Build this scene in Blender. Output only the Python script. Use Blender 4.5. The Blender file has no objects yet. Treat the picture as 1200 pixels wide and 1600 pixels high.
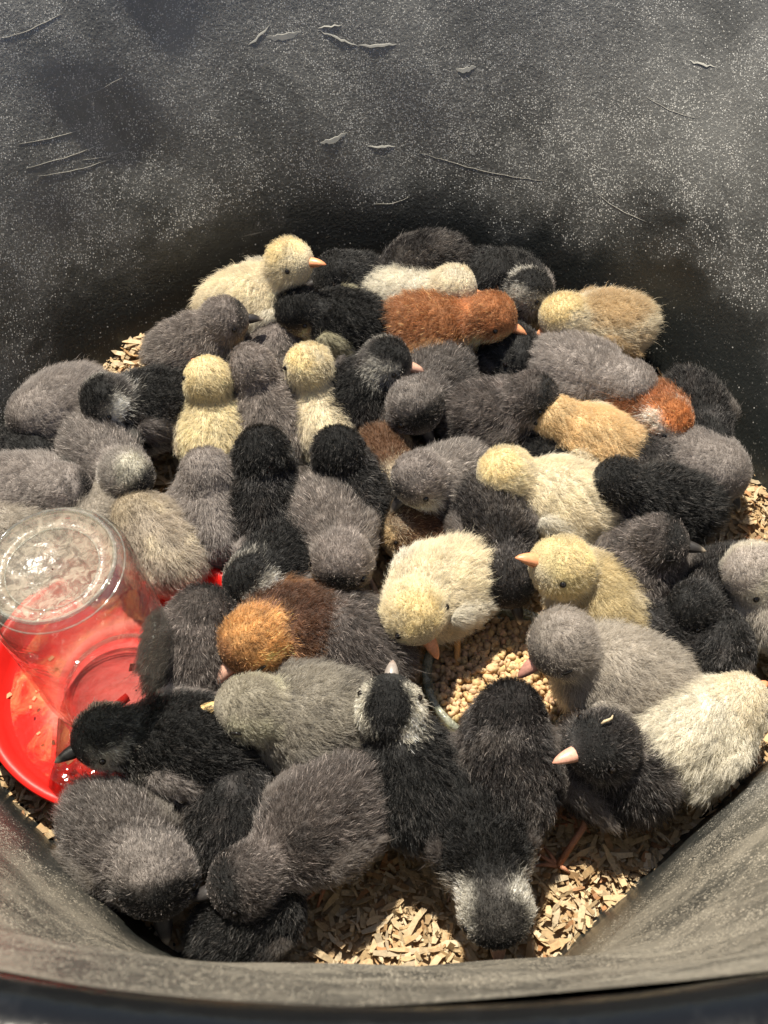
import bpy, bmesh, math, random
import numpy as np
from mathutils import Vector, Matrix, kdtree

# ------------------------------------------------------------------ camera, world, sun, exposure
S = bpy.context.scene
PITCH = math.radians(54); CAM = np.array([0.0, -0.47, 0.647]); F = 2000.0
cd = bpy.data.cameras.new('camera'); cam = bpy.data.objects.new('camera', cd)
S.collection.objects.link(cam); S.camera = cam
cam.location = CAM; cam.rotation_euler = (math.radians(90) - PITCH, 0, 0)
cd.sensor_fit = 'HORIZONTAL'; cd.sensor_width = 36; cd.lens = 60
cd.clip_start = 0.01; cd.clip_end = 200
cd.dof.use_dof = True; cd.dof.focus_distance = 0.76; cd.dof.aperture_fstop = 40
SUN = Vector((-0.13, 0.37, 0.95)).normalized()
W = bpy.data.worlds.new('World'); S.world = W; W.use_nodes = True
nt = W.node_tree; sky = nt.nodes.new('ShaderNodeTexSky'); sky.sky_type = 'NISHITA'; sky.sun_disc = False
sky.sun_elevation = math.asin(SUN.z); sky.sun_rotation = math.atan2(SUN.x, SUN.y)
nt.links.new(sky.outputs[0], nt.nodes['Background'].inputs[0]); nt.nodes['Background'].inputs[1].default_value = 0.07
sl = bpy.data.lights.new('sun', 'SUN'); sl.energy = 5.0; sl.angle = math.radians(0.6); sl.color = (1.0, 0.92, 0.77)
so = bpy.data.objects.new('sun', sl); S.collection.objects.link(so)
so.rotation_euler = SUN.to_track_quat('Z', 'Y').to_euler()
S.view_settings.view_transform = 'Standard'; S.view_settings.look = 'None'
S.view_settings.exposure = 0.85; S.view_settings.gamma = 1.0
S.cycles.max_bounces = 8; S.cycles.diffuse_bounces = 3; S.cycles.glossy_bounces = 2
S.cycles.transparent_max_bounces = 10; S.cycles.caustics_reflective = False; S.cycles.caustics_refractive = False
try:
    S.cycles_curves.shape = 'RIBBONS'; S.cycles_curves.subdivisions = 1
except Exception: pass
S.cycles.use_denoising = True

rng = np.random.default_rng(7); random.seed(7)
TC = np.array([0.0, -0.04, 0.0]); TR = 0.243            # tub centre and radius at the bedding
FW = np.array([0, math.cos(PITCH), -math.sin(PITCH)]); UPV = np.array([0, math.sin(PITCH), math.cos(PITCH)])
def at(x, y, h=0.0):
    """the place at height h above the bedding that lies behind a photograph point"""
    d = FW * F + np.array([1.0, 0, 0]) * (x - 600) + UPV * (800 - y)
    return CAM + d * ((h - CAM[2]) / d[2])

# ------------------------------------------------------------------ helpers
def link(o, parent=None):
    S.collection.objects.link(o)
    if parent is not None: o.parent = parent
    return o
def tag(o, label=None, cat=None, group=None, kind=None):
    for k, v in (('label', label), ('category', cat), ('group', group), ('kind', kind)):
        if v: o[k] = v
    return o
def mesh_obj(name, v, f, mat, parent=None, smooth=True, col=None):
    me = bpy.data.meshes.new(name); me.from_pydata([tuple(map(float, p)) for p in v], [], [tuple(map(int, q)) for q in f])
    if smooth: me.polygons.foreach_set('use_smooth', [True] * len(me.polygons))
    if col is not None:
        a = me.color_attributes.new('col', 'FLOAT_COLOR', 'POINT')
        c = np.ones((len(v), 4), np.float32); c[:, :3] = col; a.data.foreach_set('color', c.ravel())
    me.materials.append(mat); me.update()
    return link(bpy.data.objects.new(name, me), parent)
def lathe(profile, n=96, close=False):
    v, f = [], []
    m = len(profile)
    for r, z in profile:
        for k in range(n):
            a = 2 * math.pi * k / n; v.append((r * math.cos(a), r * math.sin(a), z))
    for i in range(m if close else m - 1):
        j = (i + 1) % m
        for k in range(n):
            k2 = (k + 1) % n; f.append((i * n + k, i * n + k2, j * n + k2, j * n + k))
    return v, f
def tube(pts, radii, n=8):
    pts = [Vector(p) for p in pts]; v, f = [], []
    for i, p in enumerate(pts):
        t = (pts[min(i + 1, len(pts) - 1)] - pts[max(i - 1, 0)]).normalized()
        a = t.cross(Vector((0.13, 0.2, 0.97)))
        if a.length < 0.1: a = t.cross(Vector((1, 0, 0)))
        a.normalize(); b = t.cross(a)
        for k in range(n):
            q = 2 * math.pi * k / n; v.append(tuple(p + radii[i] * (a * math.cos(q) + b * math.sin(q))))
    for i in range(len(pts) - 1):
        for k in range(n):
            k2 = (k + 1) % n; f.append((i * n + k, i * n + k2, (i + 1) * n + k2, (i + 1) * n + k))
    f.append(tuple(range(n))[::-1]); f.append(tuple((len(pts) - 1) * n + k for k in range(n)))
    return v, f
def joinvf(parts):
    V, Fc = [], []
    for v, f in parts:
        b = len(V); V += list(v); Fc += [tuple(i + b for i in q) for q in f]
    return V, Fc
class M:
    """small node-graph builder"""
    def __init__(s, name):
        s.m = bpy.data.materials.new(name); s.m.use_nodes = True; s.t = s.m.node_tree; s.t.nodes.clear()
        s.out = s.t.nodes.new('ShaderNodeOutputMaterial')
    def n(s, typ, **kw):
        nd = s.t.nodes.new('ShaderNode' + typ)
        for k, v in kw.items():
            if k.startswith('i_'): 
                key = k[2:]; key = int(key) if key.isdigit() else key.replace('_', ' ')
                s.set(nd.inputs[key], v)
            else: setattr(nd, k, v)
        return nd
    def set(s, sock, v):
        if isinstance(v, bpy.types.NodeSocket): s.t.links.new(v, sock)
        elif isinstance(v, (tuple, list)) and len(v) == 3 and sock.type == 'RGBA': sock.default_value = (*v, 1)
        else: sock.default_value = v
    def math(s, op, a, b=0.0, c=None, clamp=False):
        nd = s.n('Math', operation=op, use_clamp=clamp); s.set(nd.inputs[0], a); s.set(nd.inputs[1], b)
        if c is not None: s.set(nd.inputs[2], c)
        return nd.outputs[0]
    def mix(s, f, a, b):
        nd = s.n('Mix', data_type='RGBA'); s.set(nd.inputs[0], f); s.set(nd.inputs[6], a); s.set(nd.inputs[7], b); return nd.outputs[2]
    def ramp(s, x, lo, hi, a=0.0, b=1.0, smooth=True):
        nd = s.n('MapRange', interpolation_type='SMOOTHSTEP' if smooth else 'LINEAR')
        for k, v in zip(range(5), (x, lo, hi, a, b)): s.set(nd.inputs[k], v)
        return nd.outputs[0]
    def noise(s, co, scale, detail=3.0, rough=0.55, dist=0.0):
        nd = s.n('TexNoise', i_Scale=scale, i_Detail=detail, i_Roughness=rough, i_Distortion=dist); s.set(nd.inputs['Vector'], co); return nd.outputs['Fac']
    def voronoi(s, co, scale, feature='F1'):
        nd = s.n('TexVoronoi', feature=feature, i_Scale=scale); s.set(nd.inputs['Vector'], co); return nd
    def co(s): return s.n('TexCoord').outputs['Object']
    def bsdf(s, color, rough=0.5, normal=None, **kw):
        nd = s.n('BsdfPrincipled'); s.set(nd.inputs['Base Color'], color); s.set(nd.inputs['Roughness'], rough)
        if normal is not None: s.set(nd.inputs['Normal'], normal)
        for k, v in kw.items(): s.set(nd.inputs[k.replace('_', ' ')], v)
        return nd.outputs[0]
    def bump(s, h, strength=0.5, dist=0.001):
        return s.n('Bump', i_Height=h, i_Strength=strength, i_Distance=dist).outputs[0]
    def done(s, sh): s.t.links.new(sh, s.out.inputs['Surface']); return s.m
def simple(name, color, rough=0.5, **kw):
    m = M(name); return m.done(m.bsdf(color, rough, **kw))

# ------------------------------------------------------------------ materials
def tub_material():
    m = M('dusty_black_rubber'); co = m.co()
    sep = m.n('SeparateXYZ'); m.set(sep.inputs[0], co); z = sep.outputs[2]; y = sep.outputs[1]
    big = m.noise(co, 7.0, 5.0, 0.6, 0.4); mid = m.noise(co, 26.0, 4.0, 0.6)
    # dust film: thick high on the wall and on the near side, wiped off low down in lobes where the birds rub
    lvl = m.math('ADD', z, m.math('MULTIPLY', m.math('SUBTRACT', big, 0.5), 0.20))
    lvl = m.math('ADD', lvl, m.math('MULTIPLY', m.math('SUBTRACT', mid, 0.5), 0.05))
    film = m.ramp(lvl, 0.07, 0.12)
    patches = m.ramp(m.noise(co, 11.0, 5.0, 0.65, 0.8), 0.34, 0.60, 0.45, 1.05)
    film = m.math('MULTIPLY', film, patches)
    near = m.ramp(y, -0.10, -0.24); nearlow = m.ramp(m.math('ADD', z, m.math('MULTIPLY', mid, 0.07)), 0.07, 0.17)
    film = m.math('MAXIMUM', film, m.math('MULTIPLY', m.math('MULTIPLY', near, nearlow), m.ramp(mid, 0.3, 0.6, 0.5, 1.0)))
    fine = m.ramp(m.noise(co, 700.0, 1.0, 0.7), 0.60, 0.67)
    med = m.ramp(m.noise(co, 380.0, 3.0, 0.65, 1.5), 0.59, 0.64)
    f2 = m.math('MULTIPLY', film, m.math('MAXIMUM', fine, med))
    sp = m.voronoi(co, 260.0); dots = m.ramp(sp.outputs['Distance'], 0.17, 0.10)
    keep = m.n('SeparateColor'); m.set(keep.inputs[0], sp.outputs['Color'])
    dots = m.math('MULTIPLY', dots, m.ramp(keep.outputs[0], 0.70, 0.78))
    sp2 = m.voronoi(co, 460.0); k2 = m.n('SeparateColor'); m.set(k2.inputs[0], sp2.outputs['Color'])
    clump = m.ramp(m.noise(co, 48.0, 6.0, 0.75), 0.42, 0.58, 0.0, 1.0)
    d2 = m.math('MULTIPLY', m.ramp(sp2.outputs['Distance'], 0.30, 0.20), m.ramp(m.math('ADD', k2.outputs[0], m.math('MULTIPLY', m.math('MULTIPLY', film, clump), 0.62)), 0.90, 0.98))
    sp3 = m.voronoi(co, 800.0); k3 = m.n('SeparateColor'); m.set(k3.inputs[0], sp3.outputs['Color'])
    d3 = m.math('MULTIPLY', m.ramp(sp3.outputs['Distance'], 0.40, 0.25), m.ramp(m.math('ADD', k3.outputs[0], m.math('MULTIPLY', m.math('MULTIPLY', film, clump), 0.75)), 0.86, 0.94))
    cl = m.ramp(m.noise(co, 60.0, 3.0), 0.45, 0.6, 0.25, 1.0)
    dots = m.math('MULTIPLY', m.math('MULTIPLY', dots, cl), 0.6)
    dust = m.math('MAXIMUM', m.math('MAXIMUM', m.math('MULTIPLY', f2, 0.6), dots), m.math('MULTIPLY', m.math('MAXIMUM', d2, d3), m.ramp(film, 0.02, 0.35, 0.12, 1.0)))
    dusthaze = m.math('MULTIPLY', film, m.ramp(y, -0.08, -0.2, 0.17, 0.10))
    dusthaze = m.math('ADD', dusthaze, m.math('MULTIPLY', m.ramp(m.math('ADD', z, m.math('MULTIPLY', big, 0.06)), 0.13, 0.24), m.ramp(y, 0.0, 0.1, 0.0, 0.13)))  # upper far wall paled: lens haze painted into the colour along with the dust
    nf = m.math('MULTIPLY', m.math('MULTIPLY', near, nearlow), m.ramp(m.noise(co, 22.0, 7.0, 0.75, 0.6), 0.40, 0.64, 0.0, 0.30))
    tot = m.math('MAXIMUM', dust, m.math('ADD', dusthaze, nf), clamp=True)
    dusthazecol = m.mix(near, m.mix(m.noise(co, 30.0), (0.60, 0.585, 0.54), (0.80, 0.785, 0.73)), m.mix(m.noise(co, 30.0), (0.44, 0.38, 0.29), (0.58, 0.52, 0.41)))
    base = m.mix(m.noise(co, 15.0), (0.012, 0.014, 0.014), (0.024, 0.026, 0.025))
    colr = m.mix(tot, base, dusthazecol)
    # long shallow scratches
    mp = m.n('Mapping'); m.set(mp.inputs[0], co); mp.inputs['Scale'].default_value = (18, 18, 420); mp.inputs['Rotation'].default_value = (0.25, 0.1, 0.3)
    scr = m.ramp(m.noise(mp.outputs[0], 1.0, 3.0), 0.66, 0.74)
    scr = m.math('MULTIPLY', scr, m.ramp(m.noise(co, 9.0), 0.52, 0.62))
    colr = m.mix(m.math('MULTIPLY', scr, 0.45), colr, (0.30, 0.29, 0.26))
    h = m.math('ADD', m.math('MULTIPLY', tot, 0.5), m.math('MULTIPLY', m.noise(co, 90.0, 4.0, 0.6), 0.45))
    h = m.math('ADD', h, m.math('MULTIPLY', m.noise(co, 480.0, 2.0), 0.35))
    rough = m.math('ADD', 0.34, m.math('MULTIPLY', tot, 0.45), clamp=True)
    return m.done(m.bsdf(colr, rough, m.bump(h, 0.8, 0.0012)))
def hair_material():
    m = M('chick_down')
    a = m.n('Attribute', attribute_name='col').outputs['Color']
    hi = m.n('HairInfo')
    v = m.ramp(hi.outputs['Random'], 0, 1, 0.86, 1.14, False)
    g = m.ramp(hi.outputs['Intercept'], 0, 1, 0.88, 1.12, False)
    c = m.n('VectorMath', operation='SCALE'); m.set(c.inputs[0], a); m.set(c.inputs['Scale'], m.math('MULTIPLY', v, g))
    col = c.outputs[0]
    p = m.bsdf(col, 0.40, Specular_IOR_Level=0.35)
    tr = m.n('BsdfTranslucent'); m.set(tr.inputs[0], col)
    mx = m.n('MixShader'); mx.inputs[0].default_value = 0.28; m.t.links.new(p, mx.inputs[1]); m.t.links.new(tr.outputs[0], mx.inputs[2])
    hp = m.n('BsdfHairPrincipled'); hp.parametrization = 'COLOR'; m.set(hp.inputs['Color'], col)
    hp.inputs['Roughness'].default_value = 0.28; hp.inputs['Radial Roughness'].default_value = 0.45; hp.inputs['Random Roughness'].default_value = 0.3
    m3 = m.n('MixShader'); m3.inputs[0].default_value = 0.35; m.t.links.new(mx.outputs[0], m3.inputs[1]); m.t.links.new(hp.outputs[0], m3.inputs[2])
    return m.done(m3.outputs[0])
def skin_material():
    m = M('chick_skin'); a = m.n('Attribute', attribute_name='col').outputs['Color']
    n = m.noise(m.co(), 700, 3, 0.7)
    c = m.n('VectorMath', operation='SCALE'); m.set(c.inputs[0], a); m.set(c.inputs['Scale'], m.ramp(n, 0.2, 0.8, 0.6, 1.1))
    return m.done(m.bsdf(c.outputs[0], 0.9, m.bump(n, 0.8, 0.001)))
def attr_material(name, rough=0.7, scale=900, bump=0.4, trans=0.0):
    m = M(name); a = m.n('Attribute', attribute_name='col').outputs['Color']; n = m.noise(m.co(), scale, 4, 0.65)
    c = m.n('VectorMath', operation='SCALE'); m.set(c.inputs[0], a); m.set(c.inputs['Scale'], m.ramp(n, 0.2, 0.8, 0.75, 1.15))
    p = m.bsdf(c.outputs[0], rough, m.bump(n, bump, 0.0006))
    if trans:
        tr = m.n('BsdfTranslucent'); m.set(tr.inputs[0], c.outputs[0])
        mx = m.n('MixShader'); mx.inputs[0].default_value = trans; m.t.links.new(p, mx.inputs[1]); m.t.links.new(tr.outputs[0], mx.inputs[2]); p = mx.outputs[0]
    return m.done(p)
def facing(m, nrm, ior):
    lw = m.n('LayerWeight', i_Blend=0.5); m.set(lw.inputs['Normal'], nrm); f0 = ((ior - 1) / (ior + 1)) ** 2
    return m.math('ADD', f0, m.math('MULTIPLY', m.math('POWER', lw.outputs['Facing'], 5.0), 0.85), clamp=True)
def glass_material(name, tint, dirtshine=0.0, dirtshinecol=(0.7, 0.66, 0.58), dscale=160, ior=1.5, wob=0.4, wscale=40, rough=0.03):
    """thin clear wall: see-through with a fresnel reflection, and a dirty film, on the dish a painted highlight"""
    m = M(name); co = m.co(); h = m.noise(co, wscale, 3, 0.5); nrm = m.bump(h, wob, 0.004)
    lw = facing(m, nrm, ior)
    tp = m.n('BsdfTransparent'); m.set(tp.inputs[0], tint)
    gl = m.n('BsdfGlossy'); m.set(gl.inputs['Roughness'], rough); m.set(gl.inputs['Normal'], nrm)
    mx = m.n('MixShader'); m.set(mx.inputs[0], lw)
    m.t.links.new(tp.outputs[0], mx.inputs[1]); m.t.links.new(gl.outputs[0], mx.inputs[2]); sh = mx.outputs[0]
    if dirtshine:
        df = m.n('BsdfDiffuse'); m.set(df.inputs[0], dirtshinecol)
        d = m.math('MULTIPLY', m.ramp(m.noise(co, dscale, 5, 0.7, 1.0), 0.35, 0.72, 0.25, 1.0), dirtshine)
        m2 = m.n('MixShader'); m.set(m2.inputs[0], d); m.t.links.new(sh, m2.inputs[1]); m.t.links.new(df.outputs[0], m2.inputs[2]); sh = m2.outputs[0]
    return m.done(sh)

MT = dict(tub=tub_material(), hair=hair_material(), skin=skin_material(),
          shav=attr_material('pine_shavings', 0.65, 500, 0.5, 0.35), feed=attr_material('feed_crumbs', 0.85, 700, 0.7),
          beak=attr_material('beak_horn', 0.38, 600, 0.15), leg=attr_material('leg_skin', 0.5, 1500, 0.8),
          eye=simple('eye_black', (0.006, 0.004, 0.003), 0.06), lid=attr_material('eyelid_skin', 0.7, 1500, 0.5),
          glass=glass_material('jar_glass', (0.91, 0.93, 0.915), 0.07, (0.75, 0.70, 0.60), 90, wob=0.8, wscale=45, ior=1.65),
          glasstop=glass_material('jar_base_glass', (0.93, 0.95, 0.94), 0.66, (0.50, 0.43, 0.34), 170, wob=0.45, wscale=120, rough=0.3),
          glassring=glass_material('jar_ring_glass', (0.86, 0.88, 0.86), 0.18, (0.8, 0.75, 0.65), 120, ior=1.75, rough=0.08),
          dish=glass_material('dish_glass', (0.72, 0.78, 0.70), 0.62, (0.66, 0.68, 0.54), 200, ior=1.6, wob=0.3))  # the dish's pale film paints a rim highlight into its greenish glass
m = M('wet_red_plastic'); co = m.co(); n = m.noise(co, 60, 4)
MT['red'] = m.done(m.bsdf(m.mix(n, (0.62, 0.012, 0.010), (0.74, 0.022, 0.016)), 0.42, m.bump(n, 0.25, 0.002), Specular_IOR_Level=0.3))
m = M('drinking_water'); co = m.co(); nr = m.bump(m.noise(co, 55, 3, 0.5), 0.35, 0.004)
fr = facing(m, nr, 1.33)
tp = m.n('BsdfTransparent'); m.set(tp.inputs[0], (0.97, 0.93, 0.84)); gl = m.n('BsdfGlossy', i_Roughness=0.04); m.set(gl.inputs['Normal'], nr)
mx = m.n('MixShader'); m.set(mx.inputs[0], fr); m.t.links.new(tp.outputs[0], mx.inputs[1]); m.t.links.new(gl.outputs[0], mx.inputs[2])
df = m.n('BsdfDiffuse'); m.set(df.inputs[0], (0.82, 0.30, 0.13))
d = m.math('MULTIPLY', m.ramp(m.noise(co, 45, 6, 0.7, 0.8), 0.45, 0.75), 0.6)
m2 = m.n('MixShader'); m.set(m2.inputs[0], d); m.t.links.new(mx.outputs[0], m2.inputs[1]); m.t.links.new(df.outputs[0], m2.inputs[2])
MT['water'] = m.done(m2.outputs[0])
m = M('shiny_worn_rim'); co = m.co(); n = m.noise(co, 35, 5, 0.65)
MT['rim'] = m.done(m.bsdf(m.mix(m.ramp(n, 0.5, 0.75), (0.005, 0.005, 0.005), (0.03, 0.03, 0.03)), 0.22, m.bump(n, 0.4, 0.002), Specular_IOR_Level=0.3))
m = M('bare_ground'); co = m.co(); n = m.noise(co, 12, 6, 0.6)
MT['ground'] = m.done(m.bsdf(m.mix(n, (0.10, 0.075, 0.05), (0.20, 0.16, 0.11)), 0.95, m.bump(n, 0.8, 0.01)))

# ------------------------------------------------------------------ the setting
g = mesh_obj('ground', [(-40, -40, -0.03), (40, -40, -0.03), (40, 40, -0.03), (-40, 40, -0.03)], [(0, 1, 2, 3)], MT['ground'], smooth=False)
tag(g, kind='structure')

def wall_r(z):  # inner radius by height
    if z < 0.02: return TR - 0.022 * ((0.02 - z) / 0.04) ** 2
    return TR + 0.29 * (z - 0.02) + 0.07 * (z - 0.02) ** 2
def facet(a, z=0.0):
    """how far the outline of the tub departs from round: flattened panels on the near side"""
    f = np.full(np.shape(a), 0.0) + 0.2475 + 0.016 * np.clip(-np.sin(a) - 0.1, 0, 1)
    acc = np.exp(-f / 0.002)
    for deg, d in ((-90, 0.248), (-130, 0.2505), (-49, 0.239)):
        c = np.cos(a - math.radians(deg)); acc = acc + np.exp(-np.where(c > 0.3, d / np.maximum(c, 0.3), 9.0) / 0.002)
    k = (-0.002 * np.log(acc)) / TR - 1
    lean = 0.17 * np.clip(np.sin(a) + 0.15, 0, 1) * np.clip(z, 0, 1)      # the far wall leans outwards more, shaped to catch the sun
    return 1 + k * (1 - 0.85 * np.clip(z / 0.40, 0, 1)) + lean / (TR + 0.3 * np.clip(z, 0, 1))
def buckle(a, z):     # slow waves of the rubber
    w = np.clip(z / 0.1, 0, 1)
    return w * (0.0022 * np.sin(3 * a + 1 + 9 * z) + 0.0014 * np.sin(7 * a + 31 * z + 2) + 0.0008 * np.sin(17 * a - 60 * z) * np.sin(5 * a))
def build_tub():
    root = link(bpy.data.objects.new('rubber_tub', None)); root.location = (TC[0], TC[1], -0.025)
    tag(root, 'deep round black rubber stock tub coated in pale dust, holding all the chicks', 'tub')
    prof = [(0.0005, 0.004), (0.1, 0.004), (0.19, 0.005), (0.215, 0.008)]
    zs = [-0.015, -0.005, 0.005] + list(np.linspace(0.02, 0.40, 66))
    prof += [(wall_r(z), z + 0.025) for z in zs]
    rt = wall_r(0.40)
    inner = len(prof)
    v, f = lathe(prof, 256); v = np.array(v)
    a = np.arctan2(v[:, 1], v[:, 0]); r = np.hypot(v[:, 0], v[:, 1]); z = v[:, 2]
    dr = buckle(a, z - 0.025)
    fk = facet(a, z - 0.025); v[:, 0] *= (r + dr) / r * fk; v[:, 1] *= (r + dr) / r * fk
    mesh_obj('inner_wall', v, f, MT['tub'], root)
    rt *= 1.001
    pr = [(rt - 0.001, 0.423)]
    for k in range(13):
        q = math.pi - k * (math.pi * 1.35) / 12
        pr.append((rt + 0.013 + 0.013 * math.cos(q), 0.425 + 0.013 * math.sin(q)))
    pr += [(rt + 0.012, 0.407), (rt + 0.010, 0.395)]
    def faceted(v, z):
        v = np.array(v); a = np.arctan2(v[:, 1], v[:, 0]); k = facet(a, z); v[:, 0] *= k; v[:, 1] *= k; return v
    v, f = lathe(pr, 256); v = faceted(v, 0.40); mesh_obj('rolled_rim', v, f, MT['rim'], root)
    v, f = lathe([(rt + 0.0105, 0.397), (0.325, 0.2), (0.275, 0.01), (0.272, 0.0), (0.0005, 0.0)], 128); v = faceted(v, 0.40)
    mesh_obj('outer_wall', v, f, MT['tub'], root)
    # torn slivers and lifted scratches on the far wall
    def wallpt(px, py):
        d = FW * F + np.array([1.0, 0, 0]) * (px - 600) + UPV * (800 - py); d /= np.linalg.norm(d)
        lo, hi = 0.3, 1.6
        for _ in range(40):
            mid = (lo + hi) / 2; p = CAM + d * mid
            if math.hypot(p[0] - TC[0], p[1] - TC[1]) > (wall_r(p[2]) + float(buckle(math.atan2(p[1] - TC[1], p[0] - TC[0]), p[2]))) * float(facet(math.atan2(p[1] - TC[1], p[0] - TC[0]), p[2])): hi = mid
            else: lo = mid
        p = CAM + d * lo; n = np.array([TC[0] - p[0], TC[1] - p[1], 0]); n /= np.linalg.norm(n); n = n + np.array([0, 0, 0.42]); n /= np.linalg.norm(n)
        return p, n
    cm = simple('torn_rubber_edge', (0.40, 0.39, 0.35), 0.75)
    off = np.array([TC[0], TC[1], -0.025])
    def sliver(pts, hang, lift=0.003):
        V, Fc = [], []
        for i, (x, y) in enumerate(pts):
            p, n = wallpt(x, y); p = p - off; s = math.sin(math.pi * (i + 0.5) / len(pts))
            wu = np.array([0, 0, 1.0]) - n * n[2]; wu /= np.linalg.norm(wu)       # up along the wall
            q = p + n * 0.00022 * s; t = p + n * 0.0005 * s - wu * hang * s * random.uniform(0.75, 1.1)
            V += [p - n * 0.0003 + wu * 0.0008, q, t, t - n * 0.0010]
        for i in range(len(pts) - 1):
            b = 4 * i
            for k in range(4): Fc.append((b + k, b + (k + 1) % 4, b + 4 + (k + 1) % 4, b + 4 + k))
        return V, Fc
    def jag(p0, p1, n=9, j=2.0):
        return [(p0[0] + (p1[0] - p0[0]) * k / n, p0[1] + (p1[1] - p0[1]) * k / n + random.uniform(-j, j)) for k in range(n + 1)]
    flaps = [(jag((416, 58), (470, 50)), 0.0040, 0.00030), (jag((388, 72), (422, 38)), 0.0013, 0.00030), (jag((495, 46), (560, 72), 12), 0.0010, 0.00030),
             (jag((560, 72), (620, 68), 10), 0.0018, 0.00030), (jag((712, 108), (744, 103)), 0.0034, 0.00030), (jag((500, 224), (542, 206)), 0.0036, 0.00030),
             (jag((574, 228), (618, 228), 8, 1.5), 0.0010, 0.00030), (jag((496, 42), (534, 40), 7), 0.0005, 0.00030), (jag((1075, 95), (1120, 105), 9), 0.0008, 0.00030)]
    for pts, hg, lf in flaps:
        v, f = sliver(pts, hg, lf); mesh_obj('torn_flap', v, f, cm, root, smooth=False)
    sm = simple('scratch_edge', (0.45, 0.43, 0.38), 0.7)
    lines = [((655, 238), (850, 282)), ((930, 300), (1010, 345)), ((585, 318), (640, 306)), ((40, 262), (175, 215)), ((60, 275), (190, 240)),
             ((90, 160), (190, 120)), ((30, 225), (150, 190)), ((0, 60), (95, 20)), ((1010, 150), (1090, 185)), ((130, 250), (215, 225))]
    for a0, a1 in lines:
        pts = []
        L = math.hypot(a1[0] - a0[0], a1[1] - a0[1]); nn = max(6, int(L / 12))
        for k in range(nn + 1):
            t = k / nn; p, n = wallpt(a0[0] + (a1[0] - a0[0]) * t + random.uniform(-1, 1), a0[1] + (a1[1] - a0[1]) * t + 6 * math.sin(3 * t) + random.uniform(-1, 1))
            pts.append(p - off + n * 0.0001)
        v, f = tube(pts, [0.00010 * math.sin(math.pi * (k + 0.4) / (nn + 0.8)) + 0.00005 for k in range(nn + 1)], 5)
        mesh_obj('scratch', v, f, sm, root)
build_tub()

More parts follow.
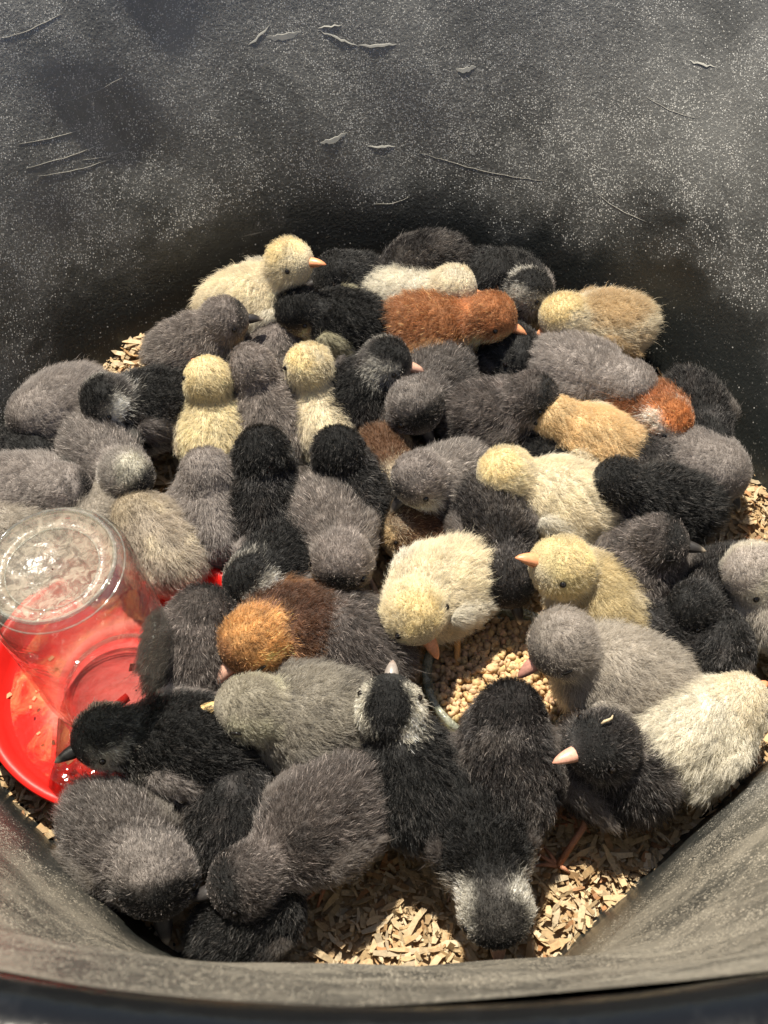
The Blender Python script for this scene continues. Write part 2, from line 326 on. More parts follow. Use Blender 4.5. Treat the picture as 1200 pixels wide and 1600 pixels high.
# ------------------------------------------------------------------ bedding
DISH_C = at(785, 1052, 0.012); DISH_R = 0.043
WAT = np.array([-0.139, -0.129])
def bed_h(x, y):
    r = np.hypot(x - TC[0], y - TC[1])
    h = 0.0018 * np.sin(41 * x + 1) * np.sin(37 * y) + 0.0012 * np.sin(90 * x + 70 * y)
    h = h + 0.012 * np.exp(-(((x + 0.165) / 0.03) ** 2 + ((y - 0.125) / 0.03) ** 2)) + 0.010 * np.exp(-(((x - 0.225) / 0.02) ** 2 + ((y - 0.0) / 0.03) ** 2))
    return h
def build_bedding():
    V, Fc = [], []; n = 90; R = TR + 0.001
    rings = np.linspace(0.0005, R, 46); 
    v, f = lathe([(r, 0.0) for r in rings], 128); v = np.array(v); v[:, 0] += TC[0]; v[:, 1] += TC[1]
    aa = np.arctan2(v[:, 1] - TC[1], v[:, 0] - TC[0]); fk = facet(aa); v[:, 0] = TC[0] + (v[:, 0] - TC[0]) * fk; v[:, 1] = TC[1] + (v[:, 1] - TC[1]) * fk
    v[:, 2] = bed_h(v[:, 0], v[:, 1]) - 0.004
    col = np.tile(np.array([[0.55, 0.38, 0.20]]), (len(v), 1)); Vb, Fb = [tuple(p) for p in v], f
    N = 30000
    r = (TR + 0.001) * np.sqrt(rng.random(N)); a = rng.random(N) * 2 * math.pi
    r = r * facet(a); X = TC[0] + r * np.cos(a); Y = TC[1] + r * np.sin(a)
    ok = np.hypot(X - DISH_C[0], Y - DISH_C[1]) > DISH_R - 0.002; X, Y = X[ok], Y[ok]; N = len(X)
    L = np.clip(rng.lognormal(math.log(0.0054), 0.62, N), 0.0015, 0.023); Wd = np.clip(L * rng.uniform(0.12, 0.46, N), 0.0007, 0.0034); T = rng.uniform(0.00015, 0.0004, N)
    yaw = rng.random(N) * 2 * math.pi; tilt = rng.normal(0, 0.22, N); roll = rng.normal(0, 0.33, N); curl = rng.normal(0, 0.9, N)
    Z = bed_h(X, Y) + rng.uniform(-0.003, 0.003, N)
    pal = np.array([[0.78, 0.58, 0.33], [0.84, 0.65, 0.40], [0.70, 0.48, 0.25], [0.86, 0.70, 0.47], [0.58, 0.36, 0.17], [0.62, 0.32, 0.14]])
    ci = rng.choice(6, N, p=[0.3, 0.27, 0.16, 0.15, 0.08, 0.04]); C = pal[ci] * rng.uniform(0.6, 0.98, (N, 1))
    P = np.zeros((N, 4, 4, 3))
    taper = rng.uniform(0.25, 1.0, (N, 2))
    for i, s in enumerate((-0.5, -0.17, 0.17, 0.5)):
        wd = Wd * (taper[:, 0] if i == 0 else taper[:, 1] if i == 3 else 1.0)
        zc = curl * L * (s * s - 0.1) * 0.8; sk = rng.normal(0, 0.12, N) * Wd
        for k, (wy, tz) in enumerate(((-0.5, 0), (0.5, 0), (0.5, 1), (-0.5, 1))):
            P[:, i, k, 0] = s * L; P[:, i, k, 1] = wy * wd + sk; P[:, i, k, 2] = zc + tz * T + (0.25 * wd * (0.5 - abs(wy)))
    x, y, z = P[..., 0], P[..., 1], P[..., 2]
    e = lambda q: q[:, None, None]
    y, z = y * np.cos(e(roll)) - z * np.sin(e(roll)), y * np.sin(e(roll)) + z * np.cos(e(roll))
    x, z = x * np.cos(e(tilt)) - z * np.sin(e(tilt)), x * np.sin(e(tilt)) + z * np.cos(e(tilt))
    x, y = x * np.cos(e(yaw)) - y * np.sin(e(yaw)), x * np.sin(e(yaw)) + y * np.cos(e(yaw))
    P = np.stack([x + e(X), y + e(Y), z + e(Z)], -1).reshape(-1, 3)
    # keep inside the wall
    rr = np.hypot(P[:, 0] - TC[0], P[:, 1] - TC[1]); k = np.minimum(1, (TR * facet(np.arctan2(P[:, 1] - TC[1], P[:, 0] - TC[0])) + 0.0015) / rr); P[:, 0] = TC[0] + (P[:, 0] - TC[0]) * k; P[:, 1] = TC[1] + (P[:, 1] - TC[1]) * k
    q = []
    for i in range(3):
        for k in range(4): q.append((i * 4 + k, i * 4 + (k + 1) % 4, i * 4 + 4 + (k + 1) % 4, i * 4 + 4 + k))
    q += [(3, 2, 1, 0), (12, 13, 14, 15)]; q = np.array(q)
    Q = (q[None] + (np.arange(N) * 16)[:, None, None]).reshape(-1, 4) + len(Vb)
    allv = np.vstack([np.array(Vb), P]); allc = np.vstack([col, np.repeat(C, 16, 0)])
    allf = np.vstack([np.array(Fb), Q])
    o = mesh_obj('wood_shavings', allv, allf, MT['shav'], smooth=False, col=allc)
    tag(o, 'loose pale pine shavings covering the bottom of the tub', 'wood shavings', kind='stuff')
build_bedding()

# ------------------------------------------------------------------ feed dish and feed
def ico_pts(sub):
    bm = bmesh.new(); bmesh.ops.create_icosphere(bm, subdivisions=sub, radius=1.0)
    v = np.array([x.co[:] for x in bm.verts]); f = np.array([[q.index for q in p.verts] for p in bm.faces]); bm.free(); return v, f
def build_feed():
    cx, cy = DISH_C[0], DISH_C[1]
    R = DISH_R
    pr = [(0.0005, 0.001), (R - 0.004, 0.001), (R + 0.0005, 0.006), (R + 0.0022, 0.013), (R + 0.0014, 0.0155), (R - 0.0012, 0.0155), (R - 0.0030, 0.012), (R - 0.0042, 0.006), (R - 0.008, 0.003), (0.0005, 0.003)]
    v, f = lathe(pr, 96)
    o = mesh_obj('feed_dish', v, f, MT['dish']); o.location = (cx, cy, -0.002)
    tag(o, 'shallow round glass dish full of feed crumbs sunk in the shavings', 'dish')
    base, bf = ico_pts(2); base = base[:]
    N = 2300; r = (R - 0.0045) * np.sqrt(rng.random(N)); a = rng.random(N) * 2 * math.pi
    X, Y = cx + r * np.cos(a), cy + r * np.sin(a); Z = 0.0065 + rng.uniform(-0.004, 0.0035, N) + 0.002 * np.cos(r / R * 1.5)
    s = rng.uniform(0.0012, 0.0023, N)
    P = base[None] * (1 + 0.28 * np.sin(base[None, :, 0] * rng.uniform(1, 4, (N, 1)) + rng.uniform(0, 6, (N, 1))) * np.cos(base[None, :, 1] * rng.uniform(1, 4, (N, 1)) + rng.uniform(0, 6, (N, 1))))[..., None]
    P = P * rng.uniform(0.7, 1.25, (N, 1, 3)) * s[:, None, None]
    P[..., 0] += X[:, None]; P[..., 1] += Y[:, None]; P[..., 2] += Z[:, None]
    C = np.array([0.62, 0.42, 0.22]) * rng.uniform(0.65, 1.15, (N, 1)) + rng.uniform(-0.02, 0.03, (N, 3))
    F2 = (bf[None] + (np.arange(N) * len(base))[:, None, None]).reshape(-1, 3)
    o = mesh_obj('feed_crumbs', P.reshape(-1, 3), F2, MT['feed'], smooth=True, col=np.repeat(np.clip(C, 0.02, 1), len(base), 0))
    tag(o, 'pale tan chick feed crumbs heaped in the glass dish', 'chick feed', kind='stuff')
build_feed()

# ------------------------------------------------------------------ waterer
def build_waterer():
    root = link(bpy.data.objects.new('chick_waterer', None)); root.location = (WAT[0], WAT[1], 0.0); jar_parts = []
    tag(root, 'red plastic chick drinker with an upside down clear glass jar of water', 'drinker')
    R = 0.0785
    pr = [(0.0005, 0.0), (R - 0.014, 0.0), (R - 0.006, 0.004), (R - 0.001, 0.018), (R + 0.0015, 0.0245), (R + 0.0030, 0.0255), (R + 0.0025, 0.0275), (R - 0.001, 0.0280),
          (R - 0.0035, 0.026), (R - 0.0060, 0.0175), (R - 0.010, 0.013), (R - 0.017, 0.0095), (R - 0.020, 0.0065), (0.040, 0.0062), (0.033, 0.0075), (0.0005, 0.0075)]
    v, f = lathe(pr, 160); mesh_obj('drinker_base', v, f, MT['red'], root)
    v, f = lathe([(0.0425, 0.0138), (R - 0.0105, 0.0138)], 128); mesh_obj('water', v, f, MT['water'], root)
    ring = joinvf([tube([(0.03 * math.cos(a), 0.03 * math.sin(a), 0.009), (0.006 * math.cos(a), 0.006 * math.sin(a), 0.009)], [0.002, 0.002], 8) for a in (0.8, 0.8 + math.pi)])
    mesh_obj('valve_bar', ring[0], ring[1], MT['red'], root)
    H = 0.142; JR = 0.0385; T = 0.0016
    outer = [(0.0320, 0.010), (0.0320, 0.018), (0.0328, 0.022), (0.0352, 0.027), (0.0374, 0.033), (JR, 0.042), (JR, 0.08), (JR, 0.105), (JR - 0.0002, H - 0.016), (JR - 0.0012, H - 0.008), (JR - 0.0042, H - 0.0022), (JR - 0.0075, H)]
    inner = [(r - T, min(z, H - 0.004)) for r, z in outer[::-1]]; inner[0] = (JR - 0.010, H - 0.0035)
    v, f = lathe(outer + inner, 128); v = np.array(v); ja = np.arctan2(v[:, 1], v[:, 0])
    sq = np.clip((v[:, 2] - 0.036) / 0.012, 0, 1) * np.clip((H - 0.008 - v[:, 2]) / 0.018, 0, 1); kk = 1 - 0.045 * sq * (0.5 + 0.5 * np.cos(4 * ja + 0.9)); v[:, 0] *= kk; v[:, 1] *= kk
    mesh_obj('glass_jar', v, f, MT['glass'], root)
    top = [(JR - 0.0075, H), (JR - 0.0095, H - 0.0012), (JR - 0.0115, H - 0.0030), (0.0235, H - 0.0036), (0.0228, H - 0.0028), (0.0222, H - 0.0036), (0.0005, H - 0.0040)]
    v, f = lathe(top, 128); v = np.array(v); mesh_obj('jar_base', v, f, MT['glasstop'], root)
    for rr, zz, th in ((JR - 0.0072, H + 0.0001, 0.0011), (JR - 0.0035, H - 0.0038, 0.0005), (0.0228, H - 0.0030, 0.0004)):
        v, f = lathe([(rr + th * math.cos(q), zz + th * math.sin(q)) for q in np.linspace(0, 2 * math.pi, 9)[:-1]], 128, close=True)
        mesh_obj('moulded_ring', v, f, MT['glassring'], root)
    # screw thread at the jar mouth
    pts = [(0.0326 * math.cos(t), 0.0326 * math.sin(t), 0.012 + 0.0022 * t / (2 * math.pi)) for t in np.linspace(0, 4.2 * math.pi, 120)]
    v, f = tube(pts, [0.0007] * 120, 6); mesh_obj('screw_thread', v, f, MT['glassring'], root)
    # water inside the jar: a column with an uneven shiny surface
    wl = 0.074
    v, f = lathe([(0.0005, wl)] + [(r, wl) for r in np.linspace(0.006, JR - 0.0032, 8)] + [(JR - 0.0023, wl + 0.0012)], 96)
    mesh_obj('jar_water', v, f, MT['jarwater'], root)
    # moulded flat panels (ribs) down the jar
    for k in range(0):
        a = math.radians(-58 + 90 * k)
        for da in (-0.20, 0.20):
            pts = [((JR + 0.0001) * math.cos(a + da), (JR + 0.0001) * math.sin(a + da), z) for z in np.linspace(0.050, H - 0.022, 10)]
            v, f = tube(pts, [0.0002] + [0.0007] * 8 + [0.0002], 6); mesh_obj('jar_rib', v, f, MT['glassring'], root)
    for o in root.children:      # the jar sits a little askew on its base
        if o.name.split('.')[0] in ('glass_jar', 'jar_base', 'moulded_ring', 'screw_thread', 'jar_water', 'jar_rib'):
            o.location = (-0.004, -0.002, 0.002); o.rotation_euler = (math.radians(1.5), math.radians(-6), 0)
    # floating shavings in the red trough
    for k in range(13):
        a = random.uniform(2.4, 5.6); r = random.uniform(0.05, 0.070); L = random.uniform(0.002, 0.004)
        c = Vector((r * math.cos(a), r * math.sin(a), 0.0142)); d = Vector((math.cos(a * 7), math.sin(a * 7), 0)); s = Vector((-d.y, d.x, 0)) * L * 0.3
        vv = [c - d * L / 2 - s, c + d * L / 2 - s, c + d * L / 2 + s, c - d * L / 2 + s]; up = Vector((0, 0, 0.0005))
        V = [tuple(p) for p in vv] + [tuple(p + up) for p in vv]
        o = mesh_obj('floating_shaving', V, [(3, 2, 1, 0), (4, 5, 6, 7), (0, 1, 5, 4), (1, 2, 6, 5), (2, 3, 7, 6), (3, 0, 4, 7)], MT['shav'], root, smooth=False, col=np.tile([[0.78, 0.36, 0.18]], (8, 1)))
m = M('jar_water_surface'); co = m.co(); nr = m.bump(m.noise(co, 70, 2, 0.5), 0.6, 0.004)
fr = facing(m, nr, 1.4)
tp = m.n('BsdfTransparent'); m.set(tp.inputs[0], (0.97, 0.93, 0.90)); gl = m.n('BsdfGlossy', i_Roughness=0.03); m.set(gl.inputs['Normal'], nr)
mx = m.n('MixShader'); m.set(mx.inputs[0], fr); m.t.links.new(tp.outputs[0], mx.inputs[1]); m.t.links.new(gl.outputs[0], mx.inputs[2])
MT['jarwater'] = m.done(mx.outputs[0])
build_waterer()

# ------------------------------------------------------------------ chicks
BLACK = (0.005, 0.0045, 0.0045); CHAR = (0.022, 0.017, 0.016); DGREY = (0.075, 0.062, 0.056); GREY = (0.29, 0.255, 0.235)
LGREY = (0.42, 0.38, 0.33); SILVER = (0.50, 0.47, 0.41); CREAM = (0.92, 0.81, 0.60); YEL = (0.92, 0.74, 0.40); WHITE = (0.88, 0.82, 0.68)
RUST = (0.34, 0.145, 0.06); BUFF = (0.84, 0.61, 0.33); BROWN = (0.12, 0.055, 0.025); TAN = (0.50, 0.36, 0.20)
DB = (0.03, 0.027, 0.027); OB = (0.78, 0.34, 0.17); PB = (0.62, 0.36, 0.27)
PAL = {
 'yellow': dict(body=CREAM, belly=WHITE, head=(0.92, 0.79, 0.52), back=(0.91, 0.80, 0.58), wing=WHITE, beak=OB, leg=(0.75, 0.42, 0.16), cap=YEL),
 'gold': dict(body=(0.92, 0.79, 0.50), belly=WHITE, head=(0.92, 0.77, 0.46), wing=CREAM, beak=OB, leg=(0.75, 0.42, 0.16)),
 'cream': dict(body=WHITE, belly=WHITE, head=CREAM, wing=WHITE, beak=OB, leg=(0.75, 0.42, 0.16)),
 'buff': dict(body=BUFF, belly=CREAM, head=BUFF, wing=CREAM, beak=OB, leg=(0.75, 0.42, 0.16)),
 'tanmix': dict(body=CREAM, belly=CREAM, back=TAN, head=(0.86, 0.70, 0.38), cap=YEL, wing=TAN, cheek=CREAM, beak=OB, leg=(0.75, 0.42, 0.16), blotch=TAN),
 'yellowtan': dict(body=CREAM, belly=WHITE, back=(0.45, 0.36, 0.2), head=(0.80, 0.66, 0.34), cap=YEL, wing=CREAM, beak=OB, leg=(0.75, 0.42, 0.16), blotch=(0.5, 0.4, 0.22)),
 'chipmunk': dict(body=BUFF, belly=CREAM, back=BROWN, head=BUFF, wing=BROWN, cap=CREAM, beak=OB, leg=(0.75, 0.42, 0.16), blotch=BROWN),
 'rust': dict(body=RUST, belly=BUFF, head=(0.30, 0.12, 0.045), wing=(0.52, 0.30, 0.14), beak=OB, leg=(0.7, 0.38, 0.16), blotch=(0.20, 0.07, 0.02)),
 'amber': dict(body=(0.16, 0.075, 0.035), belly=TAN, back=(0.10, 0.045, 0.025), head=(0.52, 0.27, 0.10), face=(0.24, 0.11, 0.045), wing=(0.30, 0.15, 0.07), beak=PB, leg=(0.7, 0.38, 0.16), blotch=(0.08, 0.04, 0.02)),
 'russet': dict(body=(0.22, 0.075, 0.025), belly=TAN, head=(0.36, 0.13, 0.04), cheek=SILVER, wing=RUST, beak=(0.6, 0.25, 0.16), leg=(0.6, 0.3, 0.14), blotch=BROWN),
 'black': dict(body=BLACK, belly=DGREY, head=BLACK, wing=(0.08, 0.068, 0.06), beak=DB, leg=(0.10, 0.08, 0.07)),
 'blackwing': dict(body=BLACK, belly=BUFF, head=BLACK, wing=(0.36, 0.33, 0.22), beak=DB, leg=(0.5, 0.35, 0.2), wtip=CREAM),
 'penguin': dict(body=BLACK, belly=LGREY, head=BLACK, cheek=SILVER, wing=GREY, beak=DB, leg=(0.10, 0.08, 0.07), wtip=WHITE),
 'silvercap': dict(throat=0, body=BLACK, belly=LGREY, head=(0.06, 0.055, 0.05), cheek=(0.6, 0.57, 0.5), face=BLACK, wing=DGREY, beak=PB, leg=(0.3, 0.2, 0.15), wtip=WHITE),
 'collar': dict(throat=0, bs=0.72, body=BLACK, belly=GREY, head=BLACK, cheek=WHITE, wing=GREY, beak=(0.30, 0.26, 0.23), leg=(0.3, 0.2, 0.15), wtip=CREAM),
 'charcoal': dict(body=CHAR, belly=DGREY, head=CHAR, wing=(0.14, 0.12, 0.108), wtip=LGREY, beak=DB, leg=(0.45, 0.20, 0.11), face=BLACK, fw=(0.1, 0.5), blotch=(0.08, 0.068, 0.06)),
 'dark': dict(body=(0.011, 0.009, 0.009), belly=DGREY, head=BLACK, wing=(0.11, 0.093, 0.083), beak=DB, leg=(0.10, 0.08, 0.07), blotch=(0.035, 0.029, 0.027)),
 'dusk': dict(body=(0.095, 0.079, 0.072), belly=GREY, head=(0.075, 0.062, 0.056), face=BLACK, fw=(-0.1, 0.35), wing=(0.17, 0.145, 0.13), beak=DB, leg=(0.5, 0.22, 0.12), blotch=(0.012, 0.010, 0.010)),
 'grey': dict(body=GREY, belly=LGREY, head=GREY, face=CHAR, wing=GREY, beak=DB, leg=(0.3, 0.2, 0.15)),
 'greybib': dict(body=(0.21, 0.185, 0.168), belly=WHITE, head=(0.22, 0.19, 0.175), face=CHAR, wing=(0.21, 0.185, 0.168), beak=DB, leg=(0.3, 0.2, 0.15)),
 'greybrown': dict(face=BLACK, body=(0.25, 0.215, 0.19), belly=TAN, head=(0.20, 0.17, 0.155), wing=(0.2, 0.17, 0.15), beak=DB, leg=(0.3, 0.2, 0.15), back=(0.15, 0.128, 0.115)),
 'lightgrey': dict(body=(0.40, 0.355, 0.30), belly=CREAM, head=(0.32, 0.28, 0.245), wing=LGREY, beak=(0.5, 0.25, 0.2), leg=(0.6, 0.36, 0.2), face=(0.15, 0.13, 0.115)),
 'silver': dict(body=(0.32, 0.29, 0.24), belly=WHITE, head=(0.42, 0.38, 0.30), cap=(0.30, 0.27, 0.21), wing=(0.22, 0.20, 0.17), cheek=(0.6, 0.57, 0.42), beak=(0.72, 0.50, 0.22), leg=(0.5, 0.35, 0.2), blotch=CHAR),
 'fawn': dict(body=(0.44, 0.375, 0.30), belly=CREAM, head=(0.34, 0.28, 0.2), wing=(0.42, 0.35, 0.25), beak=DB, leg=(0.5, 0.3, 0.2), blotch=CREAM),
 'silverneck': dict(body=CHAR, belly=LGREY, head=(0.10, 0.09, 0.085), cap=BLACK, cheek=(0.48, 0.46, 0.41), face=BLACK, wing=(0.15, 0.13, 0.12), beak=DB, leg=(0.3, 0.2, 0.15), back=BLACK),
 'whitecap': dict(body=(0.18, 0.158, 0.145), belly=LGREY, head=(0.26, 0.235, 0.21), cap=(0.36, 0.34, 0.28), face=BLACK, fw=(0.0, 0.4), wing=(0.13, 0.12, 0.11), beak=(0.5, 0.28, 0.24), leg=(0.3, 0.2, 0.15)),
 'palestripe': dict(body=(0.40, 0.36, 0.31), belly=WHITE, head=(0.42, 0.37, 0.33), face=(0.05, 0.035, 0.025), fw=(0.55, 0.85), cheek=WHITE, wing=LGREY, beak=(0.4, 0.2, 0.15), leg=(0.6, 0.36, 0.2)),
 'frost': dict(body=(0.10, 0.087, 0.08), belly=GREY, head=(0.17, 0.15, 0.138), face=BLACK, fw=(-0.15, 0.3), wing=(0.17, 0.15, 0.13), blotch=(0.03, 0.025, 0.023), beak=DB, leg=(0.3, 0.2, 0.15)),
}
def deepen(c):   # fluffed-up down scatters: the fibre itself is darker than the coat looks
    l = sum(c) / 3
    return tuple(x * (min(1.0, (l / 0.11)) ** 0.5) * (0.86 if l > 0.5 else 1.0) for x in c)
for _k in PAL:
    for _n in PAL[_k]:
        if _n not in ('beak', 'leg', 'throat', 'fw', 'bs'): PAL[_k][_n] = deepen(PAL[_k][_n])
def snoise(p, seed, sc):
    r = np.random.default_rng(seed); o = np.zeros(len(p))
    for k in range(5):
        d = r.normal(size=3); d *= sc / np.linalg.norm(d) * r.uniform(0.6, 1.6); o += np.sin(p @ d + r.uniform(0, 6.3))
    return o / 2.3
def sstep(x, a, b): 
    t = np.clip((x - a) / (b - a), 0, 1); return t * t * (3 - 2 * t)
def unit(v): return v / np.maximum(np.linalg.norm(v, axis=-1, keepdims=True), 1e-9)
class Blob:
    """smooth union of spheres: distance and normal"""
    def __init__(s, c, r, k=0.0032): s.c = np.array(c, float); s.r = np.array(r, float); s.k = k
    def d(s, p):
        v = p[:, None] - s.c[None]; L = np.linalg.norm(v, axis=2); d = L - s.r
        m = d.min(1, keepdims=True); w = np.exp(-(d - m) / s.k); W = w.sum(1, keepdims=True)
        dist = m[:, 0] - s.k * np.log(W[:, 0]); g = ((w / W)[..., None] * v / np.maximum(L, 1e-9)[..., None]).sum(1)
        return dist, unit(g)
ICO, ICOF = ico_pts(3)
def surface(blob, squash=None, voxel=0.0030):
    n = len(blob.c); V = (ICO[None] * (blob.r * 0.97)[:, None, None] + blob.c[:, None]).reshape(-1, 3)
    Fc = (ICOF[None] + (np.arange(n) * len(ICO))[:, None, None]).reshape(-1, 3)
    me = bpy.data.meshes.new('tmp'); me.from_pydata(V.tolist(), [], Fc.tolist()); o = bpy.data.objects.new('tmp', me); S.collection.objects.link(o)
    md = o.modifiers.new('r', 'REMESH'); md.mode = 'VOXEL'; md.voxel_size = voxel
    dg = bpy.context.evaluated_depsgraph_get(); ev = o.evaluated_get(dg); m2 = ev.to_mesh()
    v = np.empty(len(m2.vertices) * 3); m2.vertices.foreach_get('co', v); v = v.reshape(-1, 3)
    q = [tuple(p.vertices) for p in m2.polygons]; ev.to_mesh_clear()
    bpy.data.objects.remove(o); bpy.data.meshes.remove(me)
    for _ in range(5):
        d, g = blob.d(v); v = v - g * d[:, None] * 0.9
    return v, q
def tris(q):
    t = []
    for p in q:
        for k in range(1, len(p) - 1): t.append((p[0], p[k], p[k + 1]))
    return np.array(t)
def scatter(v, t, n, r):
    a, b, c = v[t[:, 0]], v[t[:, 1]], v[t[:, 2]]
    ar = np.linalg.norm(np.cross(b - a, c - a), axis=1); i = r.choice(len(t), n, p=ar / ar.sum())
    u, w = r.random(n), r.random(n); fl = u + w > 1; u[fl] = 1 - u[fl]; w[fl] = 1 - w[fl]
    return a[i] + (b[i] - a[i]) * u[:, None] + (c[i] - a[i]) * w[:, None]
def make_down(name, root, nrm, flow, length, lift, col, parent, r, radius=0.000077):
    """one strand per root; strands lean together in tufts"""
    n = len(root)
    side = unit(np.cross(nrm, flow))
    tuft = snoise(root, int(r.integers(1e6)), 900)[:, None]; tuft2 = snoise(root, int(r.integers(1e6)), 1000)[:, None]; tuft3 = snoise(root, int(r.integers(1e6)), 380)[:, None]
    lf = np.clip(lift + 0.14 * tuft2[:, 0] + r.normal(0, 0.10, n), 0.12, 0.95)[:, None]
    d = unit(nrm * lf + flow * (1 - lf) + side * (0.16 * tuft + 0.12 * tuft3 + r.normal(0, 0.15, (n, 1))))
    strag = np.where(r.random(n) < 0.07, r.uniform(1.3, 1.9, n), 1.0)
    L = (length * strag * np.clip(1 + 0.16 * tuft3[:, 0] + 0.14 * tuft[:, 0] + r.normal(0, 0.22, n), 0.45, 1.7))[:, None]
    # pull the tips of a small cell together
    cell = np.floor((root + 0.0011 * np.stack([tuft[:, 0], tuft2[:, 0], tuft3[:, 0]], 1)) / 0.0034).astype(np.int64)
    key = cell[:, 0] * 7919 + cell[:, 1] * 104729 + cell[:, 2] * 1299709
    _, inv = np.unique(key, return_inverse=True); inv = inv.ravel(); cnt = np.bincount(inv)
    tip = root + d * L; cen = np.stack([np.bincount(inv, tip[:, k]) / cnt for k in range(3)], 1)[inv]
    cl = r.uniform(0.05, 0.5, (n, 1)); tip = tip + (cen - tip) * cl
    P = np.empty((n, 4, 3)); up = nrm * L
    P[:, 0] = root - nrm * 0.0006; P[:, 1] = root + (tip - root) * 0.34 + up * 0.07; P[:, 2] = root + (tip - root) * 0.68 + up * 0.07 + r.normal(0, 0.0003, (n, 3)); P[:, 3] = tip + flow * L * 0.06 - np.array([0, 0, 0.04]) * L
    P[:, :, 2] = np.maximum(P[:, :, 2], 0.0015)
    hc = bpy.data.hair_curves.new(name); hc.add_curves([4] * n)
    hc.position_data.foreach_set('vector', P.astype(np.float32).ravel())
    ra = hc.attributes.get('radius') or hc.attributes.new('radius', 'FLOAT', 'POINT')
    rad = np.tile(np.array([1.0, 0.95, 0.7, 0.18], np.float32) * radius, (n, 1)) * r.uniform(0.7, 1.25, (n, 1)).astype(np.float32)
    glint = np.asarray(col).mean(1) > 1.9 * max(0.004, float(np.median(np.asarray(col).mean(1)))); rad[glint] *= 1.7
    ra.data.foreach_set('value', rad.astype(np.float32).ravel())
    ca = hc.attributes.new('col', 'FLOAT_COLOR', 'CURVE'); c4 = np.ones((n, 4), np.float32); c4[:, :3] = col; ca.data.foreach_set('color', c4.ravel())
    hc.materials.append(MT['hair'])
    return link(bpy.data.objects.new(name, hc), parent)

